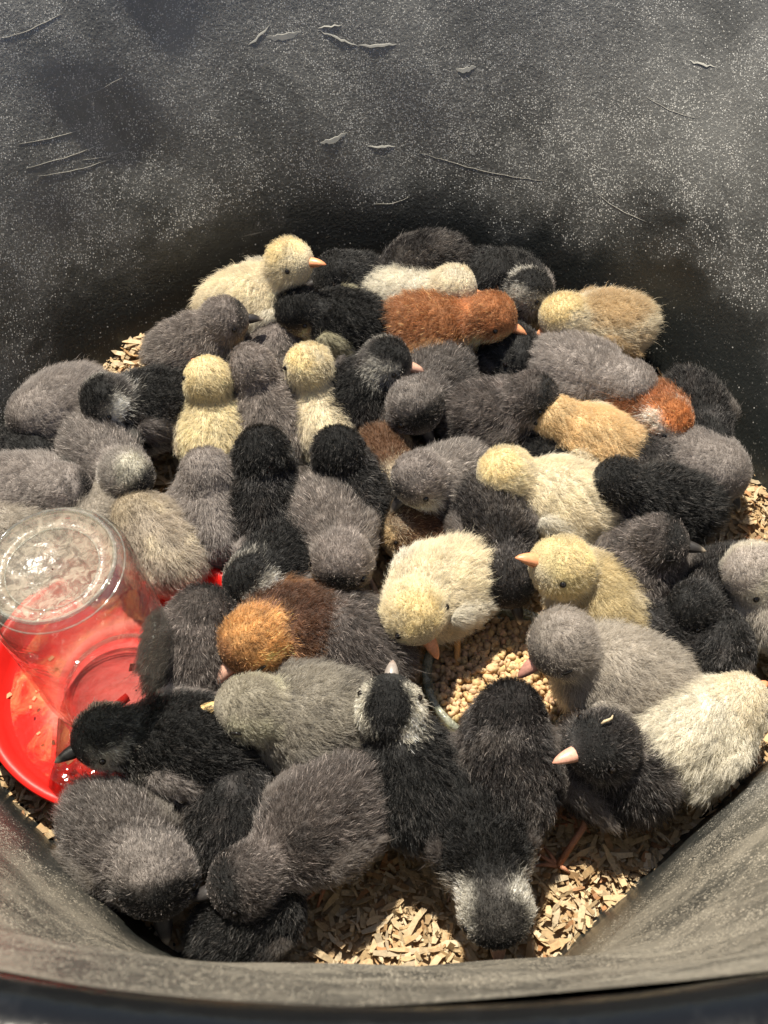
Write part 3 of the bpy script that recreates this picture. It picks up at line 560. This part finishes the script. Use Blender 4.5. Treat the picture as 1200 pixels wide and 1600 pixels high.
STAT = []
GROUP = 'chicks crowded together in the tub'
def chick(idx, pal, B, H, T, label, s=1.0, n=11000, head_ang=None, closed=False, heading=None, hs=None, hairlen=1.0, wings=(1, 1), bl=1.0, feet=None, beak=None):
    hs = (hs * 0.87) if hs else s * 0.89; s *= 0.87
    if idx < 50: s *= 0.935; hs *= 0.94; bl *= 0.94
    r = np.random.default_rng(1000 + idx); P = PAL[pal]
    b = at(B[0], B[1], B[2] if len(B) > 2 else 0.031 * s); h = at(*H)
    if isinstance(T[0], str): 
        az, pt = math.radians(T[1]), math.radians(T[2]); dr = np.array([math.cos(az) * math.cos(pt), math.sin(az) * math.cos(pt), math.sin(pt)])
    else:
        # the beak tip lies on the sight line of its photograph point, a head's reach from the head's centre
        ry = unit(at(T[0], T[1], 0.0) - CAM); tm = float((h - CAM) @ ry); dm = np.linalg.norm(CAM + ry * tm - h); Rt = 0.0300 * hs
        if dm >= Rt * 0.98: dr = unit(CAM + ry * tm - h)
        else:
            w_ = math.sqrt(Rt * Rt - dm * dm); c1, c2 = CAM + ry * (tm - w_), CAM + ry * (tm + w_)
            dr = unit((c1 if abs(c1[2] - T[2]) < abs(c2[2] - T[2]) else CAM + ry * (tm + 0.15 * w_)) - h)
    hz = (h - b) * np.array([1, 1, 0]); 
    if heading is not None: u = np.array([math.cos(math.radians(heading)), math.sin(math.radians(heading)), 0])
    elif np.linalg.norm(hz) > 0.010: u = unit(hz)
    else: u = unit(dr * np.array([1, 1, 0.0]))
    side = np.array([-u[1], u[0], 0.0]); up = np.array([0, 0, 1.0])
    rh = 0.0158 * hs; k = s
    # skeleton of spheres: rump, trunk, chest, crop, neck, head, muzzle
    c = [b - u * 0.019 * k * bl + up * 0.001, b - u * 0.007 * k * bl, b + u * 0.006 * k, b + u * 0.014 * k + up * 0.001, b - u * 0.033 * k * bl + up * 0.005 * k]
    rr = [0.0230 * k, 0.0278 * k, 0.0278 * k, 0.0235 * k, 0.009 * k]
    for sd in (-1, 1): c += [b + side * sd * 0.008 * k - u * 0.003 * k - up * 0.004 * k]; rr += [0.0215 * k]
    chest = b + u * 0.018 * k + up * 0.006 * k
    L = np.linalg.norm(h - chest); nn = max(2, int(L / 0.009))
    for i in range(1, nn + 1):
        t = i / (nn + 1); c.append(chest + (h - chest) * t); rr.append((0.0135 * k) * (1 - t) + (0.0098 * hs) * t)
    nb = len(c)
    hu = unit(up - dr * dr[2]) if abs(dr[2]) < 0.95 else unit(u - dr * (u @ dr)); hsd = np.cross(hu, dr)
    c += [h - dr * 0.0020 * hs, h + dr * 0.0035 * hs + hu * 0.0005, h + dr * 0.0100 * hs - hu * 0.0022 * hs]
    rr += [rh, rh * 0.92, 0.0088 * hs]
    for sd in (-1, 1): c.append(h + dr * 0.004 * hs + hsd * sd * 0.0058 * hs - hu * 0.0035 * hs); rr.append(0.0102 * hs)
    c = np.array(c); rr = np.array(rr) - 0.0014
    blob = Blob(c, rr); v, q = surface(blob); v[:, 2] = np.maximum(v[:, 2], 0.0012)
    base = np.array([b[0], b[1], 0.0])
    root = link(bpy.data.objects.new('chick', None)); root.location = base; tag(root, label, 'chick', GROUP)
    seed = 31 * idx + 5
    def shade(p, nr, wing=False):
        """pattern of the plumage: colour by place on the bird"""
        m = len(p); g = lambda key, alt='body': np.array(P.get(key, P.get(alt, P['body'])))
        n1 = snoise(p, seed, 260); n2 = snoise(p, seed + 1, 620)
        col = np.tile(np.array(P['wing'] if wing else P['body']), (m, 1)).astype(float)
        mixin = lambda w, cc: (col * (1 - w[:, None]) + np.asarray(cc)[None] * w[:, None])
        if wing:
            if 'wtip' in P:
                t = -((p - b) @ u) / k; col = mixin(sstep(t + 0.002 * n1, 0.016, 0.024), P['wtip'])
            return col * (1 + 0.12 * n2[:, None])
        if 'back' in P: col = mixin(sstep(nr[:, 2] + 0.15 * n1, 0.5, 0.8), P['back'])
        if 'blotch' in P: col = mixin(0.65 * sstep(n1 + 0.4 * n2, 0.25, 0.95), P['blotch'])
        col = mixin(sstep(-nr[:, 2] + 0.16 * n1, 0.05, 0.55), g('belly'))
        fore = (p - b) @ u / k
        col = mixin(sstep(fore, 0.016, 0.028) * sstep(-nr[:, 2] + 0.2 * n1, -0.25, 0.35), g('belly'))
        dh = np.linalg.norm(p - h, axis=1); wh = sstep(-dh + 0.0012 * n1, -0.0222 * hs, -0.0172 * hs)
        hc = np.tile(g('head'), (m, 1)).astype(float)
        rel = unit(p - h); fd = rel @ dr; fu = rel @ hu; fs = np.abs(rel @ hsd)
        mh = lambda w, cc: hc * (1 - w[:, None]) + np.asarray(cc)[None] * w[:, None]
        if 'cap' in P: hc = mh(sstep(fu + 0.12 * n1, 0.45, 0.75), P['cap'])
        if 'cheek' in P:
            w = sstep(fs + 0.12 * n1, 0.45, 0.72) * sstep(-np.abs(fu + 0.05), -0.75, -0.45) * sstep(-fd, -0.9, -0.6)
            if P.get('throat', 1): w = np.maximum(w, sstep(-fu + 0.1 * n1, 0.30, 0.6))
            hc = mh(w * 0.9, P['cheek'])
        if 'face' in P: hc = mh(sstep(fd + 0.10 * n1 - 0.2 * (fu < -0.6), *P.get('fw', (0.36, 0.72))), P['face'])
        col = col * (1 - wh[:, None]) + hc * wh[:, None]
        if np.mean(P['body']) < 0.2:     # pale tipped ruff round the neck
            ring = np.exp(-((dh - 0.0225 * hs + 0.002 * n1) / 0.0032) ** 2) * np.clip(0.5 + 0.5 * n2, 0, 1); col = col * (1 + 1.5 * ring[:, None]) + 0.03 * ring[:, None]
        n3 = snoise(p, seed + 2, 1300); n3 = np.where(n3 > 0, n3 * 1.6, n3 * 0.8); am = 0.55 if col.mean() < 0.12 else 0.32 if col.mean() < 0.3 else 0.07
        return np.clip(col * (1 + 0.13 * n2[:, None] + 0.10 * n1[:, None] + am * n3[:, None]), 0.0025, 0.95)
    _, nv = blob.d(v)
    body = mesh_obj('body', v - base, q, MT['skin'], root, col=shade(v, nv) * 0.8)
    # down
    t = tris(q); rt = scatter(v, t, int(n * 1.85), r); rt = rt[rt[:, 2] > 0.004]; _, nr = blob.d(rt)
    dh = np.linalg.norm(rt - h, axis=1); wh = sstep(-dh, -0.027 * hs, -0.017 * hs)[:, None]
    tipb = h + dr * rh
    fl_head = unit(rt - tipb); fl_body = -u + np.array([0, 0, -0.25]); fl_neck = unit(b - h)
    dn = np.abs((rt - b) @ u)
    fl = fl_head * wh + (fl_body * 1.0) * (1 - wh); 
    nk = sstep((rt - chest) @ unit(h - chest), 0.0, 0.01)[:, None] * (1 - wh); fl = fl * (1 - nk) + fl_neck * nk
    fl = unit(fl - nr * (fl * nr).sum(1, keepdims=True))
    # eyes
    eyes = [h + dr * 0.0066 * hs + hsd * sd * 0.0145 * hs + hu * 0.0026 * hs for sd in (-1, 1)]
    ep = []
    for e in eyes:
        p = e[None].copy()
        for _ in range(6):
            d, g2 = blob.d(p); p = p - g2 * d[:, None]
        ep.append((p[0], g2[0]))
    bk = h + dr * 0.0172 * hs - hu * 0.0022 * hs
    p = bk[None].copy(); d, g2 = blob.d(p); bk = bk - dr * max(d[0], -0.004) if d[0] > 0 else bk - dr * d[0]
    ln = (0.0050 * (1 - wh[:, 0]) + 0.0032 * wh[:, 0]) * hairlen * k
    dbk = np.linalg.norm(rt - bk, axis=1); ln *= 0.08 + 0.92 * sstep(dbk, 0.007, 0.022)
    deye = np.minimum(np.linalg.norm(rt - ep[0][0], axis=1), np.linalg.norm(rt - ep[1][0], axis=1))
    keep = (deye > 0.0024) & (dbk > 0.0022); ln *= 0.35 + 0.65 * sstep(deye, 0.0015, 0.006)
    rump = sstep(-((rt - b) @ u), 0.02 * k, 0.036 * k); ln *= 1 + 0.35 * rump
    lift = 0.50 + 0.0 * ln; lift = lift * (1 - wh[:, 0]) + 0.42 * wh[:, 0] * sstep(dbk, 0.002, 0.014) + 0.15 * wh[:, 0]
    jit = r.normal(0, 0.0022, (len(rt), 3)); cc = shade(rt + jit, unit(nr + r.normal(0, 0.12, (len(rt), 3)))); pick = r.random(len(rt)); lum = cc.mean(1)
    pale = (pick < 0.15) & (lum < 0.2); cc[pale] = cc[pale] * r.uniform(2.0, 4.0, (pale.sum(), 1)) + r.uniform(0.0, 0.11, (pale.sum(), 1)) * np.array([1.0, 0.88, 0.8])  # some strands of dark down paled: sun glints painted into the strand colour
    sp = 0.30 if P['body'][1] < 0.3 else 0.10; cc = cc * r.uniform(1 - sp, 1 + sp * 0.8, (len(cc), 1)); cc = np.clip(cc, 0.002, 0.95)
    make_down('down_feathers', (rt - base)[keep], nr[keep], fl[keep], ln[keep], lift[keep], cc[keep], body, r)
    # wings
    wv, wf = ico_pts(3)
    for sd, on in zip((-1, 1), wings):
        if not on: continue
        ax = unit(-u * 1.0 - up * r.uniform(0.25, 0.6) + side * sd * r.uniform(0.0, 0.28)); wn = unit(side * sd + up * 0.25); wn = unit(wn - ax * (wn @ ax)); w3 = np.cross(ax, wn)
        wc = b + side * sd * 0.0288 * k + up * 0.006 * k - u * 0.001 * k
        shp = 1.0 - 0.35 * (wv[:, :1] * 0.5 + 0.5)
        wp = wc + (wv[:, :1] * 0.0185 * k) * ax + (wv[:, 1:2] * 0.0052 * k) * wn * shp + (wv[:, 2:3] * 0.0105 * k) * w3 * shp
        wnr = unit((wv[:, :1] / 0.0185) * ax + (wv[:, 1:2] / 0.0044) * wn + (wv[:, 2:3] / 0.0105) * w3)
        wob = mesh_obj('wing', wp - base, wf, MT['skin'], root, col=shade(wp, wnr, True) * 0.8)
        nw = int(n * 0.2); i = r.choice(len(wf), nw); bc = r.dirichlet((1, 1, 1), nw)
        wr = (wp[wf[i]] * bc[..., None]).sum(1); wn2 = unit((wnr[wf[i]] * bc[..., None]).sum(1))
        kp = (wn2 @ wn) > -0.35; wr, wn2 = wr[kp], wn2[kp]
        fl2 = np.tile(ax, (len(wr), 1)); fl2 = unit(fl2 - wn2 * (fl2 * wn2).sum(1, keepdims=True) + 1e-6)
        tt = np.clip(((wr - wc) @ ax) / (0.0185 * k), -1, 1)
        make_down('down_feathers', wr - base, wn2, fl2, (0.0046 + 0.0022 * (tt > 0.55)) * hairlen * k * np.ones(len(wr)), 0.30 * np.ones(len(wr)), shade(wr, wn2, True), wob, r)
    # beak: upper and lower mandible lofted as one shape, slit along the side
    bc = np.array(beak or P['beak']); tipc = np.array((0.62, 0.52, 0.40)) if bc.sum() < 0.3 else bc * np.array([0.95, 0.8, 0.75])
    V, Fc, Cc = [], [], []
    bl_ = 0.0146 * hs * P.get('bs', 1.0); st = 8; nsg = 12
    bst = bk - dr * 0.0030 * hs
    for part in (0, 1):          # upper half hooks a little over the shorter lower half
        base_i = len(V); L_ = bl_ * (1.0 if part == 0 else 0.86)
        for i in range(st):
            t_ = i / (st - 1); prof = (1 - t_ ** 1.9) ** 0.72
            w_ = (0.0043 if part == 0 else 0.0038) * hs * prof + 0.00018; hgt = (0.0037 if part == 0 else 0.0024) * hs * prof + 0.00018
            cen = bst + dr * L_ * t_ + hu * ((0.0004 - 0.0026 * t_ ** 2.2) if part == 0 else (-0.0010 - 0.0009 * t_ ** 2)) * hs
            for j in range(nsg):
                a_ = 2 * math.pi * j / nsg; ca, sa = math.cos(a_), math.sin(a_)
                up_ = (sa if sa > 0 else sa * 0.15) if part == 0 else (sa if sa < 0 else sa * 0.1)
                V.append(cen + hsd * w_ * ca + hu * hgt * up_)
                f_ = max(0, (t_ - 0.7) / 0.3); Cc.append((bc * (1 - f_) + tipc * f_) * (1.0 if part == 0 else 0.82))
        for i in range(st - 1):
            for j in range(nsg): Fc.append(tuple(base_i + q for q in (i * nsg + j, i * nsg + (j + 1) % nsg, (i + 1) * nsg + (j + 1) % nsg, (i + 1) * nsg + j)))
        Fc.append(tuple(base_i + (st - 1) * nsg + j for j in range(nsg)))
    mesh_obj('beak', np.array(V) - base, Fc, MT['beak'], root, col=np.array(Cc))
    ev, ef = ico_pts(2)
    for e, gn in ep:
        if closed:
            t1 = unit(dr - gn * (dr @ gn)); t2 = np.cross(gn, t1)
            pv = e + gn * 0.0008 + ev[:, :1] * t1 * 0.0036 * hs + ev[:, 1:2] * t2 * 0.0009 * hs + ev[:, 2:3] * gn * 0.0008
            mesh_obj('eye', pv - base, ef, MT['eye'], root)
        else:
            mesh_obj('eye', e - gn * 0.0001 + ev * 0.0021 * hs - base, ef, MT['eye'], root)
    # legs
    lc = np.array(P['leg'])
    for sd in (-1, 1):
        hip = b + side * sd * 0.011 * k + u * 0.004 * k - up * 0.016 * k; hip[2] = max(hip[2], 0.006)
        foot = np.array([hip[0], hip[1], 0.0032]) + u * 0.006 * k + side * sd * 0.003
        if feet: foot = foot + np.array([feet[0], feet[1], 0.0])
        knee = (hip + foot) / 2 - u * 0.005 * k + up * (0.006 if feet else 0)
        parts = [tube([hip, knee, foot], [0.0022, 0.0019, 0.0018], 7)]
        for a_, l_ in ((-0.5, 0.015), (0.0, 0.019), (0.5, 0.015), (math.pi, 0.008)):
            dd = u * math.cos(a_) + side * math.sin(a_); m1 = foot + dd * l_ * 0.5 * k + up * 0.0012; m2 = foot + dd * l_ * k - up * 0.0008
            parts.append(tube([foot, m1, m2], [0.0014, 0.0012, 0.0006], 6))
        lv, lf_ = joinvf(parts)
        mesh_obj('leg', np.array(lv) - base, lf_, MT['leg'], root, col=np.tile(lc, (len(lv), 1)))
    STAT.append((idx, b, h, s))
    return root

#CHICKS#
C = [
 # idx, palette, body(px,py[,h]), head(px,py,h), beak tip(px,py,h) or ('a', azimuth, pitch), label, options
 (1, 'yellow', (396, 476, 0.045), (450, 408, 0.078), (503, 407, 0.078), 'tall pale yellow chick at the back edge, orange beak pointing right', dict(s=1.06, hs=1.0)),
 (2, 'black', (545, 448, 0.034), (528, 425, 0.050), ('a', 200, -10), 'fuzzy black chick just right of the tall yellow chick at the far wall', dict(s=0.9, n=7000)),
 (3, 'charcoal', (664, 418, 0.045), (592, 448, 0.040), ('a', 215, -35), 'sooty grey chick against the far wall with its head bent down to the left', dict(s=0.95, n=9000)),
 (4, 'cream', (640, 470, 0.040), (708, 446, 0.062), (755, 460, 0.054), 'creamy white chick with an open dark eye, just behind the rust-red chick', dict(s=0.92)),
 (5, 'rust', (672, 515, 0.044), (768, 492, 0.062), (818, 516, 0.055), 'rust-red chick standing sideways with its orange beak to the right', dict(s=1.0)),
 (6, 'blackwing', (545, 512, 0.040), (462, 482, 0.055), ('a', 230, -35), 'glossy black chick with a cream-edged wing, below the tall yellow chick', dict(s=1.0, heading=165)),
 (7, 'black', (757, 440, 0.036), (775, 428, 0.050), ('a', 60, -10), 'black chick in shadow behind the creamy white chick at the far wall', dict(s=0.85, n=6000)),
 (8, 'penguin', (806, 455, 0.036), (828, 452, 0.056), (864, 462, 0.050), 'black chick with a pale throat at the far right of the back row', dict(s=0.9, n=9000)),
 (9, 'tanmix', (945, 512, 0.038), (880, 492, 0.056), (843, 521, 0.045), 'cream and tan blotched chick with closed eye against the right wall', dict(s=0.98, closed=True)),
 (10, 'black', (795, 560, 0.028), (810, 550, 0.040), ('a', 300, -20), 'black chick crouched in the shadow under the rust-red chick', dict(s=0.9, n=6000)),
 (11, 'grey', (908, 588, 0.040), (988, 602, 0.052), (1018, 645, 0.036), 'blue-grey chick lying sideways below the cream and tan chick', dict(s=1.02, wings=(1, 1))),
 (12, 'dark', (1082, 648, 0.032), (1105, 690, 0.040), ('a', 290, -30), 'dark chick in the shade of the right wall behind the mottled red chick', dict(s=0.95, n=7000)),
 (13, 'russet', (1010, 650, 0.036), (1045, 655, 0.052), (1074, 690, 0.038), 'mottled red-brown chick with a pale cheek near the right wall', dict(s=0.9, heading=-20)),
 (14, 'grey', (1092, 735, 0.034), (1128, 730, 0.048), (1145, 768, 0.030), 'grey chick hunched in the corner by the right wall, next to bare shavings', dict(s=0.95)),
 (15, 'charcoal', (1030, 738, 0.030), (1005, 715, 0.040), ('a', 120, -10), 'small dark grey chick between the mottled red chick and the hunched grey one', dict(s=0.85, n=7000)),
 (16, 'buff', (932, 692, 0.040), (868, 652, 0.052), ('a', 140, -10), 'golden buff chick stretched out with its head under a dark chick', dict(s=0.88)),
 (17, 'dusk', (775, 655, 0.036), (832, 618, 0.060), (878, 631, 0.052), 'charcoal chick in the middle with its black beak pointing right', dict(s=1.0, bl=1.1)),
 (18, 'black', (862, 718, 0.026), (905, 728, 0.032), ('a', 330, -20), 'black chick squashed under the buff chick and behind the big cream one', dict(s=0.9, n=7000)),
 (19, 'frost', (680, 600, 0.034), (648, 632, 0.058), (670, 678, 0.044), 'frosted grey round-headed chick facing the camera with a pale beak tip', dict(s=1.0, hs=1.15, heading=-115)),
 (20, 'silverneck', (565, 622, 0.038), (602, 562, 0.064), (648, 572, 0.056), 'dark chick with silver cheek stripes and a pink beak pointing right', dict(s=0.98, heading=50, beak=PB)),
 (21, 'yellow', (505, 655, 0.034), (482, 570, 0.066), ('a', 130, -15), 'pale yellow chick seen from behind between the dark chicks', dict(s=0.92, heading=100)),
 (22, 'greybrown', (420, 655, 0.034), (392, 575, 0.062), ('a', 160, -25), 'mauve-grey chick seen from behind, right of the bright yellow chick', dict(s=1.0, heading=105)),
 (23, 'gold', (335, 670, 0.034), (325, 592, 0.064), ('a', 120, -5), 'bright yellow chick seen from behind near the left wall', dict(s=0.92, heading=95)),
 (24, 'greybrown', (308, 548, 0.044), (348, 498, 0.068), (400, 494, 0.064), 'brownish grey chick standing at the left wall, black beak pointing right', dict(s=0.95)),
 (25, 'greybrown', (418, 548, 0.030), (425, 532, 0.040), ('a', 80, 0), 'brown-grey chick mostly hidden below the glossy black chick', dict(s=0.85, n=6000)),
 (26, 'grey', (98, 640, 0.036), (52, 650, 0.046), (18, 680, 0.028), 'grey chick with a dark face pointing down, leftmost by the wall', dict(s=1.0, n=12000)),
 (27, 'silverneck', (232, 640, 0.038), (165, 622, 0.060), (132, 658, 0.044), 'black and silver chick with a white bib looking down left', dict(s=1.0)),
 (28, 'black', (28, 722, 0.026), (50, 712, 0.036), ('a', 60, -10), 'black chick in deep shade at the left edge', dict(s=0.85, n=6000)),
 (29, 'whitecap', (158, 712, 0.036), (198, 742, 0.056), (222, 776, 0.040), 'grey chick with a whitish crown and black face bending down', dict(s=0.95, hs=1.05)),
 (30, 'grey', (42, 775, 0.036), (100, 765, 0.052), (152, 770, 0.046), 'plump grey chick above the jar with a pale-tipped beak to the right', dict(s=1.02, hs=1.05)),
 (31, 'lightgrey', (25, 848, 0.034), (-20, 830, 0.044), ('a', 170, 0), 'pale chick cut by the left edge behind the glass jar', dict(s=0.95, n=9000)),
 (32, 'lightgrey', (160, 822, 0.034), (120, 838, 0.040), ('a', 200, -10), 'light grey chick directly behind the glass jar', dict(s=0.9, n=9000)),
 (33, 'fawn', (245, 850, 0.034), (215, 810, 0.046), ('a', 130, -10), 'ruffled fawn and grey chick between the jar and the grey back', dict(s=1.0, heading=130)),
 (34, 'grey', (332, 800, 0.034), (322, 738, 0.058), ('a', 110, -15), 'grey chick seen from behind, left of a black one', dict(s=0.98, heading=100)),
 (35, 'dark', (408, 778, 0.036), (410, 708, 0.064), ('a', 90, -15), 'black chick seen from behind with a brown-grey wing on its right', dict(s=1.08, heading=92, n=12000)),
 (36, 'dark', (545, 770, 0.034), (528, 705, 0.062), ('a', 80, -15), 'black chick seen from behind, right above the charcoal chick looking down', dict(s=1.0, heading=100)),
 (37, 'greybrown', (515, 830, 0.036), (535, 875, 0.055), (517, 938, 0.030), 'charcoal grey chick with its black face bent down to the shavings', dict(s=1.06, hs=1.12, heading=-75, n=13000, feet=(0.018, -0.030))),
 (38, 'penguin', (440, 885, 0.033), (392, 905, 0.050), (346, 943, 0.038), 'black chick with a white-patterned face and orange beak, behind the amber chick', dict(s=0.98, beak=OB)),
 (39, 'chipmunk', (598, 722, 0.030), (610, 745, 0.036), ('a', 290, -20), 'buff chick with a brown back stripe tucked behind a black chick', dict(s=0.8, n=8000)),
 (40, 'greybib', (695, 758, 0.034), (655, 745, 0.060), (621, 784, 0.046), 'grey chick with a cream bib and black beak facing left', dict(s=0.95, hs=1.05)),
 (41, 'chipmunk', (655, 835, 0.022), (627, 818, 0.030), ('a', 200, -30), 'small orange chick peeking out low under the grey chick with the bib', dict(s=0.75, n=8000)),
 (42, 'charcoal', (770, 822, 0.038), (795, 905, 0.044), (812, 962, 0.018), 'dark charcoal chick seen from above, bending down to the feed dish', dict(s=1.0, heading=-80, bl=1.15)),
 (43, 'yellow', (878, 785, 0.038), (790, 738, 0.060), (742, 760, 0.050), 'large pale yellow chick lying to the left with its face on a dark chick', dict(s=1.05, bl=1.1)),
 (44, 'black', (1035, 792, 0.038), (968, 755, 0.058), (931, 748, 0.056), 'glossy black chick with its beak pointing left, beside the large yellow one', dict(s=1.0, bl=1.1)),
 (45, 'dusk', (1000, 892, 0.036), (1030, 845, 0.064), (1079, 852, 0.058), 'dark grey chick with closed eye and its beak pointing right', dict(s=0.98, closed=True, heading=70)),
 (46, 'dark', (1120, 925, 0.032), (1083, 948, 0.052), (1042, 980, 0.040), 'black chick below the dark grey one with a pale beak tip pointing left', dict(s=0.92)),
 (47, 'palestripe', (1192, 935, 0.036), (1176, 892, 0.060), (1150, 914, 0.050), 'grey and cream chick with a black eye stripe cut by the right edge', dict(s=1.0, hs=1.1, heading=120)),
 (48, 'dark', (1035, 1000, 0.030), (1000, 985, 0.036), ('a', 150, -10), 'dark chick sitting low right behind the pale grey standing chick', dict(s=0.9, n=8000)),
 (49, 'dark', (1105, 1020, 0.030), (1125, 1000, 0.040), ('a', 30, 0), 'brownish black chick low at the right, above the white chick', dict(s=0.88, n=8000)),
 (50, 'yellowtan', (935, 945, 0.036), (880, 885, 0.070), (816, 866, 0.072), 'yellow-headed tan chick sitting up with its orange beak pointing left', dict(s=1.0, heading=120, hs=1.1, hairlen=0.9)),
 (51, 'lightgrey', (965, 1060, 0.042), (880, 1002, 0.074), (822, 1044, 0.056), 'silvery mauve-grey chick standing asleep by the feed dish', dict(s=1.05, hs=1.12, closed=True)),
 (52, 'cream', (1080, 1150, 0.036), (1155, 1098, 0.052), ('a', 40, -10), 'fluffy white chick at the lower right with its back to the camera', dict(s=1.06, n=14000, hs=0.95)),
 (53, 'yellow', (688, 922, 0.038), (645, 955, 0.058), (676, 1008, 0.036), 'pale yellow chick with a bright yellow crown bending to the feed dish', dict(s=1.0, hs=1.08, heading=-140, n=13000, feet=(0.008, -0.022))),
 (54, 'dusk', (548, 1005, 0.032), (520, 985, 0.036), ('a', 150, -20), 'blurred charcoal chick low behind the black white-cheeked one', dict(s=1.0, n=9000)),
 (55, 'dusk', (305, 1020, 0.034), (320, 960, 0.048), ('a', 60, -20), 'charcoal chick with its back to the camera, right beside the jar', dict(s=1.0, heading=75)),
 (56, 'amber', (460, 985, 0.036), (395, 1000, 0.056), (344, 1054, 0.036), 'amber-headed brown chick asleep with its head bent down left', dict(s=1.0, hs=1.15, closed=True, heading=175)),
 (57, 'silver', (490, 1125, 0.040), (392, 1105, 0.062), (311, 1106, 0.058), 'silver-grey chick with a yellow beak pointing left', dict(s=1.06, hs=1.1, closed=True, n=13000)),
 (58, 'penguin', (285, 1165, 0.042), (165, 1148, 0.055), (90, 1183, 0.044), 'black chick with grey cheek leaning over the red trough to drink', dict(s=1.0, n=13000, bl=1.1)),
 (59, 'frost', (190, 1318, 0.034), (243, 1368, 0.052), (253, 1434, 0.022), 'dark grey chick in the lower left corner bending its black face down', dict(s=1.0, hs=1.25, n=14000)),
 (60, 'dark', (362, 1270, 0.028), (372, 1225, 0.034), ('a', 80, -10), 'dark chick in shadow between the silver-grey chick and the corner one', dict(s=0.9, n=8000, heading=90)),
 (61, 'dusk', (500, 1288, 0.042), (382, 1378, 0.050), (320, 1394, 0.044), 'big charcoal chick at the front stretching its head to the lower left', dict(s=1.02, hs=1.05, n=16000, bl=1.15)),
 (62, 'black', (390, 1440, 0.024), (415, 1405, 0.030), ('a', 80, 0), 'black chick in the shadow under the big charcoal one at the front', dict(s=0.82, n=8000, heading=30)),
 (63, 'collar', (642, 1215, 0.038), (608, 1108, 0.066), (613, 1036, 0.074), 'black chick with white cheeks stretching its beak up away from the camera', dict(s=1.02, n=14000, heading=105)),
 (64, 'charcoal', (792, 1195, 0.040), (797, 1112, 0.058), ('a', 60, -25), 'charcoal chick with its back turned, head over the feed dish', dict(s=1.02, n=15000, heading=92)),
 (65, 'charcoal', (950, 1200, 0.034), (946, 1161, 0.066), (872, 1184, 0.064), 'dark chick facing left with a pink beak and a shaving on its head', dict(s=1.0, hs=1.1, heading=150, feet=(-0.012, -0.034), beak=(0.66, 0.36, 0.27))),
 (66, 'silvercap', (748, 1305, 0.036), (776, 1422, 0.040), ('a', -85, -45), 'black chick with silver-white sides of the head, lowest at the front', dict(s=0.96, hs=1.1, n=14000)),
]
import time as _t
_t0 = _t.time()
for row in C:
    idx, pal, B, H, T, lab, opt = row
    chick(idx, pal, B, H, T, lab, **opt)
# a curl of shaving caught on one chick's head
p = at(950, 1128, 0.0835); V, Fc = tube([p + np.array(q) for q in ((-0.0035, -0.001, 0.0), (-0.0018, 0.0, 0.0006), (0.0, 0.0005, 0.0009), (0.0018, 0.0015, 0.0009), (0.0026, 0.0032, 0.0008))], [0.0003, 0.0008, 0.0008, 0.0006, 0.0003], 6)
o = mesh_obj('wood_shaving', V, Fc, MT['shav'], col=np.tile([[0.72, 0.6, 0.4]], (len(V), 1)))
tag(o, 'pale curl of wood shaving lying on the head of a dark chick', 'wood shaving')
print('chicks', len(C), round(_t.time() - _t0, 1), 's')
for i in range(len(STAT)):
    for j in range(i):
        a, b_ = STAT[i], STAT[j]
        d = np.linalg.norm(a[1] - b_[1])
        if d < 0.040: print('close', b_[0], a[0], round(float(d), 3), (b_[1] - a[1]).round(3))
